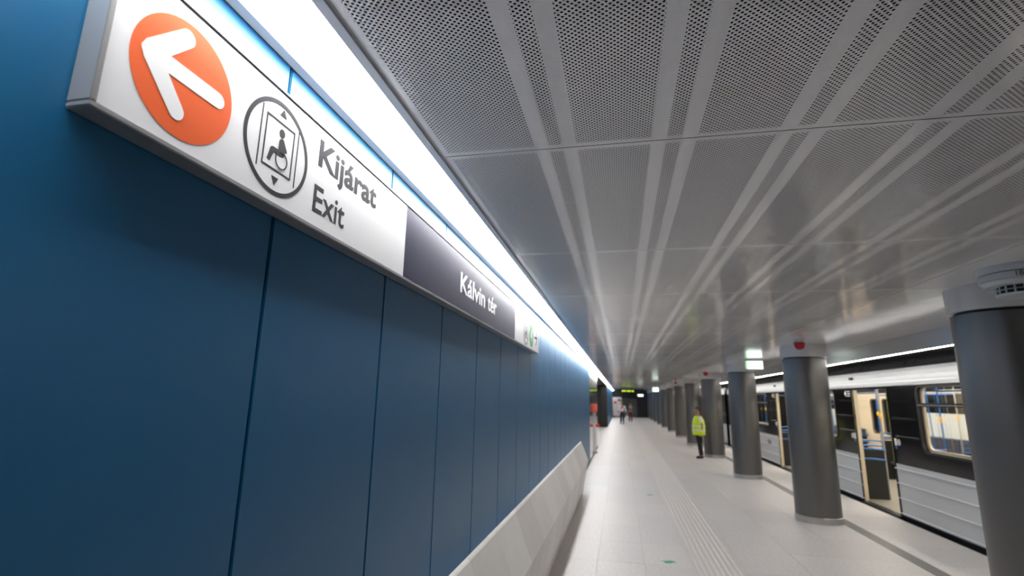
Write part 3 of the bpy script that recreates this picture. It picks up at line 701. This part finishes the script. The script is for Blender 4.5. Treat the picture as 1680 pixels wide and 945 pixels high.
def person(lab, loc, rotz, H, pose, top, trousers, vest=False, sleeves='short', female=False, bulk=1.0, hairlen=0):
    """figure facing -y in its own frame; pose gives hands, elbows, knees and feet"""
    t = empty('person', loc); t.rotation_euler = (0, 0, rotz); tag(t, lab, 'person'); s = H / 1.75
    P = dict(pelvis=(0, 0, .95), belly=(0, -.01, 1.08), chest=(0, 0, 1.30), neck0=(0, .015, 1.45), neck1=(0, .005, 1.52), head0=(0, -.012, 1.58), head1=(0, -.01, 1.66), head2=(0, .0, 1.715))
    for sd_, sg_ in (('l', 1), ('r', -1)):
        P['sh' + sd_] = (sg_ * .18, .01, 1.41); P['hip' + sd_] = (sg_ * .095, 0, .90)
    P.update(pose)
    P = {k: tuple(s * c for c in v) for k, v in P.items()}
    w_ = bulk
    Rr = dict(pelvis=(.155 * w_, .115 * w_), belly=(.14 * w_, .115 * w_), chest=(.165 * w_, .118), neck0=.062, neck1=.054, head0=(.062, .075), head1=(.074, .092), head2=(.052, .066),
              sh=.060, el=.043, wr=.028, hip=.088 * w_, kn=.060, an=.042)
    def R(k):
        r = Rr.get(k) or Rr[k[:2] if k[:2] in Rr else k[:3]]
        return tuple(s * v for v in r) if isinstance(r, tuple) else s * r
    J = {k: (P[k], R(k)) for k in ('pelvis', 'belly', 'chest', 'neck0', 'neck1', 'head0', 'head1', 'head2')}
    E_ = [('pelvis', 'belly'), ('belly', 'chest'), ('chest', 'neck0'), ('neck0', 'neck1'), ('neck1', 'head0'), ('head0', 'head1'), ('head1', 'head2')]
    for a in 'lr':
        for k in ('sh', 'el', 'wr', 'hip', 'kn', 'an'): J[k + a] = (P[k + a], R(k))
        pv = Vector(P['wr' + a]); d = (pv - Vector(P['el' + a])).normalized(); side = Vector((1 if a == 'l' else -1, 0, 0))
        fw = Vector((0, -1, 0)); fw = (fw - d * fw.dot(d)).normalized()
        J['pm' + a] = (tuple(pv + d * .06 * s), (.024 * s, .034 * s)); E_ += [('wr' + a, 'pm' + a)]
        for f_, (off, ln) in enumerate(((-.026, .07), (-.009, .085), (.009, .08), (.026, .062))):
            b0 = pv + d * .085 * s + fw * off * s; J['f%d%s' % (f_, a)] = (tuple(b0 + d * .02 * s), .0095 * s)
            J['g%d%s' % (f_, a)] = (tuple(b0 + d * ln * s - side * .018 * s), .008 * s)
            E_ += [('pm' + a, 'f%d%s' % (f_, a)), ('f%d%s' % (f_, a), 'g%d%s' % (f_, a))]
        J['th' + a] = (tuple(pv + d * .05 * s + fw * .045 * s), .010 * s); J['tt' + a] = (tuple(pv + d * .085 * s + fw * .056 * s), .009 * s)
        E_ += [('pm' + a, 'th' + a), ('th' + a, 'tt' + a)]
        ft = Vector(P['an' + a]); yaw = Vector(P.get('toe' + a, (P['an' + a][0], P['an' + a][1] - .17 * s, 0)))
        J['ft' + a] = (tuple(ft + (yaw - ft) * .55 + Vector((0, 0, -.01))), (.036 * s, .032 * s)); J['toe' + a] = ((yaw.x, yaw.y, .035 * s), (.034 * s, .026 * s))
        E_ += [('chest', 'sh' + a), ('sh' + a, 'el' + a), ('el' + a, 'wr' + a), ('pelvis', 'hip' + a), ('hip' + a, 'kn' + a), ('kn' + a, 'an' + a), ('an' + a, 'ft' + a), ('ft' + a, 'toe' + a)]
    skin_mesh('body', J, E_, 'skin', t)
    def grow(k, g_):
        p, r = J[k]; return (p, tuple(v + g_ * s for v in r) if isinstance(r, tuple) else r + g_ * s)
    hd = Vector(P['head1'])
    # face: nose, ears, brow, mouth, eyes
    hx = lambda dx, dy, dz: (hd.x + dx * s, hd.y + dy * s, hd.z + dz * s)
    MB().tube([hx(0, -.088, .012), hx(0, -.108, -.028), hx(0, -.088, -.036)], [.008 * s, .015 * s, .008 * s], 8).build('nose', 'skin', t, smooth=True)
    for e in (-1, 1):
        ellip(hx(e * .076, .005, -.005), (.012 * s, .022 * s, .032 * s), 10, 8).build('ear', 'skin', t, smooth=True)
        ellip(hx(e * .030, -.082, .006), (.011 * s, .008 * s, .007 * s), 8, 6).build('eye', 'grille', t, smooth=True)
    MB().tube([hx(-.022, -.086, -.062), hx(0, -.092, -.064), hx(.022, -.086, -.062)], .005 * s, 6).build('mouth', 'maroon', t)
    zc = hd.z + .020 * s
    ellip((hd.x, hd.y + .008 * s, hd.z + .018 * s), (.085 * s, .104 * s, .098 * s), 24, 16, lambda v: v[2] > zc + .045 * s or (v[1] > hd.y - .02 * s and v[2] > hd.z - (.06 + hairlen) * s)).build('hair', 'hair', t, smooth=True)
    # trousers
    TJ = {'pelvis': grow('pelvis', .012)}; TE = []
    for a in 'lr':
        for k in ('hip', 'kn'): TJ[k + a] = grow(k + a, .026)
        p, r = J['an' + a]; TJ['an' + a] = ((p[0], p[1], p[2] - .01 * s), .062 * s)
        TE += [('pelvis', 'hip' + a), ('hip' + a, 'kn' + a), ('kn' + a, 'an' + a)]
    TJ['belly'] = ((P['pelvis'][0], P['pelvis'][1], P['pelvis'][2] + .07 * s), tuple(v + .008 * s for v in J['belly'][1])); TE.append(('pelvis', 'belly'))
    skin_mesh('trousers', TJ, TE, trousers, t)
    for a in 'lr':
        SJ = {'an': ((J['an' + a][0][0], J['an' + a][0][1], .065 * s), (.05 * s, .045 * s)), 'ft': (J['ft' + a][0][:2] + (.045 * s,), (.047 * s, .038 * s)), 'toe': (J['toe' + a][0][:2] + (.038 * s,), (.043 * s, .032 * s))}
        SJ['heel'] = ((SJ['an'][0][0], SJ['an'][0][1] + .035 * s, .042 * s), (.04 * s, .036 * s))
        skin_mesh('shoe', SJ, [('an', 'ft'), ('ft', 'toe'), ('an', 'heel')], 'black_cloth', t)
    # shirt
    HJ = {k: grow(k, .014) for k in ('chest', 'belly')}; HJ['pelvis'] = ((P['pelvis'][0], P['pelvis'][1], P['pelvis'][2] - .02 * s), tuple(v + .02 * s for v in J['pelvis'][1])); HJ['neck0'] = grow('neck0', .010)
    HE = [('chest', 'belly'), ('belly', 'pelvis'), ('chest', 'neck0')]
    for a in 'lr':
        HJ['sh' + a] = grow('sh' + a, .016)
        e0, e1 = Vector(J['sh' + a][0]), Vector(J['el' + a][0]); f_ = .80
        HJ['cuff' + a] = (tuple(e0 + (e1 - e0) * f_), .066 * s); HE += [('chest', 'sh' + a), ('sh' + a, 'cuff' + a)]
        if sleeves == 'long':
            HJ['cuff' + a] = (tuple(e1), .055 * s); HJ['wc' + a] = (tuple(Vector(J['wr' + a][0])), .04 * s); HE.append(('cuff' + a, 'wc' + a))
    skin_mesh('shirt', HJ, HE, top, t)
    if vest:
        # open sleeveless shell: rings of an oval trunk, armholes left free
        rings = [(.80, .205, .165), (.90, .205, .168), (1.0, .198, .170), (1.10, .194, .168), (1.20, .196, .162), (1.28, .196, .155), (1.34, .170, .140), (1.40, .150, .115), (1.455, .125, .082)]
        seg = 32; vs = []; fs = []
        for z, rx, ry in rings:
            for k in range(seg):
                a = 2 * math.pi * k / seg; vs.append((rx * s * w_ * math.cos(a), ry * s * w_ * math.sin(a) + .005, z * s))
        for i in range(len(rings) - 1):
            for k in range(seg): fs.append((i * seg + k, i * seg + (k + 1) % seg, (i + 1) * seg + (k + 1) % seg, (i + 1) * seg + k))
        vo = MB().add(vs, fs).build('vest', 'hivis', t, smooth=True)
        so = vo.modifiers.new('t', 'SOLIDIFY'); so.thickness = .008
        for z, rx, ry in ((.93, .2065, .1705), (1.08, .198, .1715)):
            mb = MB(); vs = []; fs = []
            for dz in (0, .05):
                for k in range(seg):
                    a = 2 * math.pi * k / seg; vs.append(((rx + .004) * s * w_ * math.cos(a), (ry + .004) * s * w_ * math.sin(a) + .005, (z + dz) * s))
            fs = [(k, (k + 1) % seg, seg + (k + 1) % seg, seg + k) for k in range(seg)]
            mb.add(vs, fs).build('reflective_band', 'reflect', vo, smooth=True)
    return t
# worker in yellow vest, in profile, arms behind, facing the blue wall
person('person in yellow high-visibility vest and black trousers standing by a column', (2.60, 19.33, 0), math.radians(-84), 1.70,
       dict(ell=(.235, .07, 1.13), elr=(-.235, .07, 1.13), wrl=(.215, .05, .90), wrr=(-.215, .05, .90), knl=(.085, -.015, .50), knr=(-.085, .03, .50), anl=(.08, .02, .085), anr=(-.08, .09, .085),
            toel=(.10, -.16, 0), toer=(-.09, -.09, 0)), 'shirt', 'black_cloth', vest=True, bulk=1.28, hairlen=.04)
person('person in white shirt and dark trousers walking towards the camera with a white bag', (.07, 43.5, 0), 0, 1.79,
       dict(ell=(.25, .03, 1.14), elr=(-.27, .06, 1.13), wrl=(.29, -.06, .92), wrr=(-.20, -.06, .95), knl=(.09, -.14, .52), knr=(-.10, .06, .50), anl=(.08, -.16, .09), anr=(-.12, .28, .14),
            toel=(.09, -.33, 0), toer=(-.12, .12, .03)), 'shirt', 'dark_cloth', sleeves='long')
bg = empty('carrier_bag', (.43, 43.39, .31)); tag(bg, 'white carrier bag held by the walking person', 'bag')
MB().extr([(-.10, 0), (.14, .0), (.12, .36), (-.08, .38), (-.12, .2)], -.04, .04).build('bag_body', 'bag', bg, bevel=.015)
MB().tube([(-.04, 0, .37), (-.06, 0, .47), (-.02, 0, .50), (.03, 0, .46), (.04, 0, .36)], .007).build('bag_handle', 'bag', bg)
person('distant person in grey top and maroon trousers behind the walker', (.82, 49.5, 0), .3, 1.66,
       dict(ell=(.24, .03, 1.14), elr=(-.24, .03, 1.14), wrl=(.25, -.05, .91), wrr=(-.25, -.05, .91), knl=(.09, -.05, .50), knr=(-.09, .03, .50), anl=(.09, -.04, .09), anr=(-.09, .10, .09)), 'grey_cloth', 'maroon', sleeves='long')
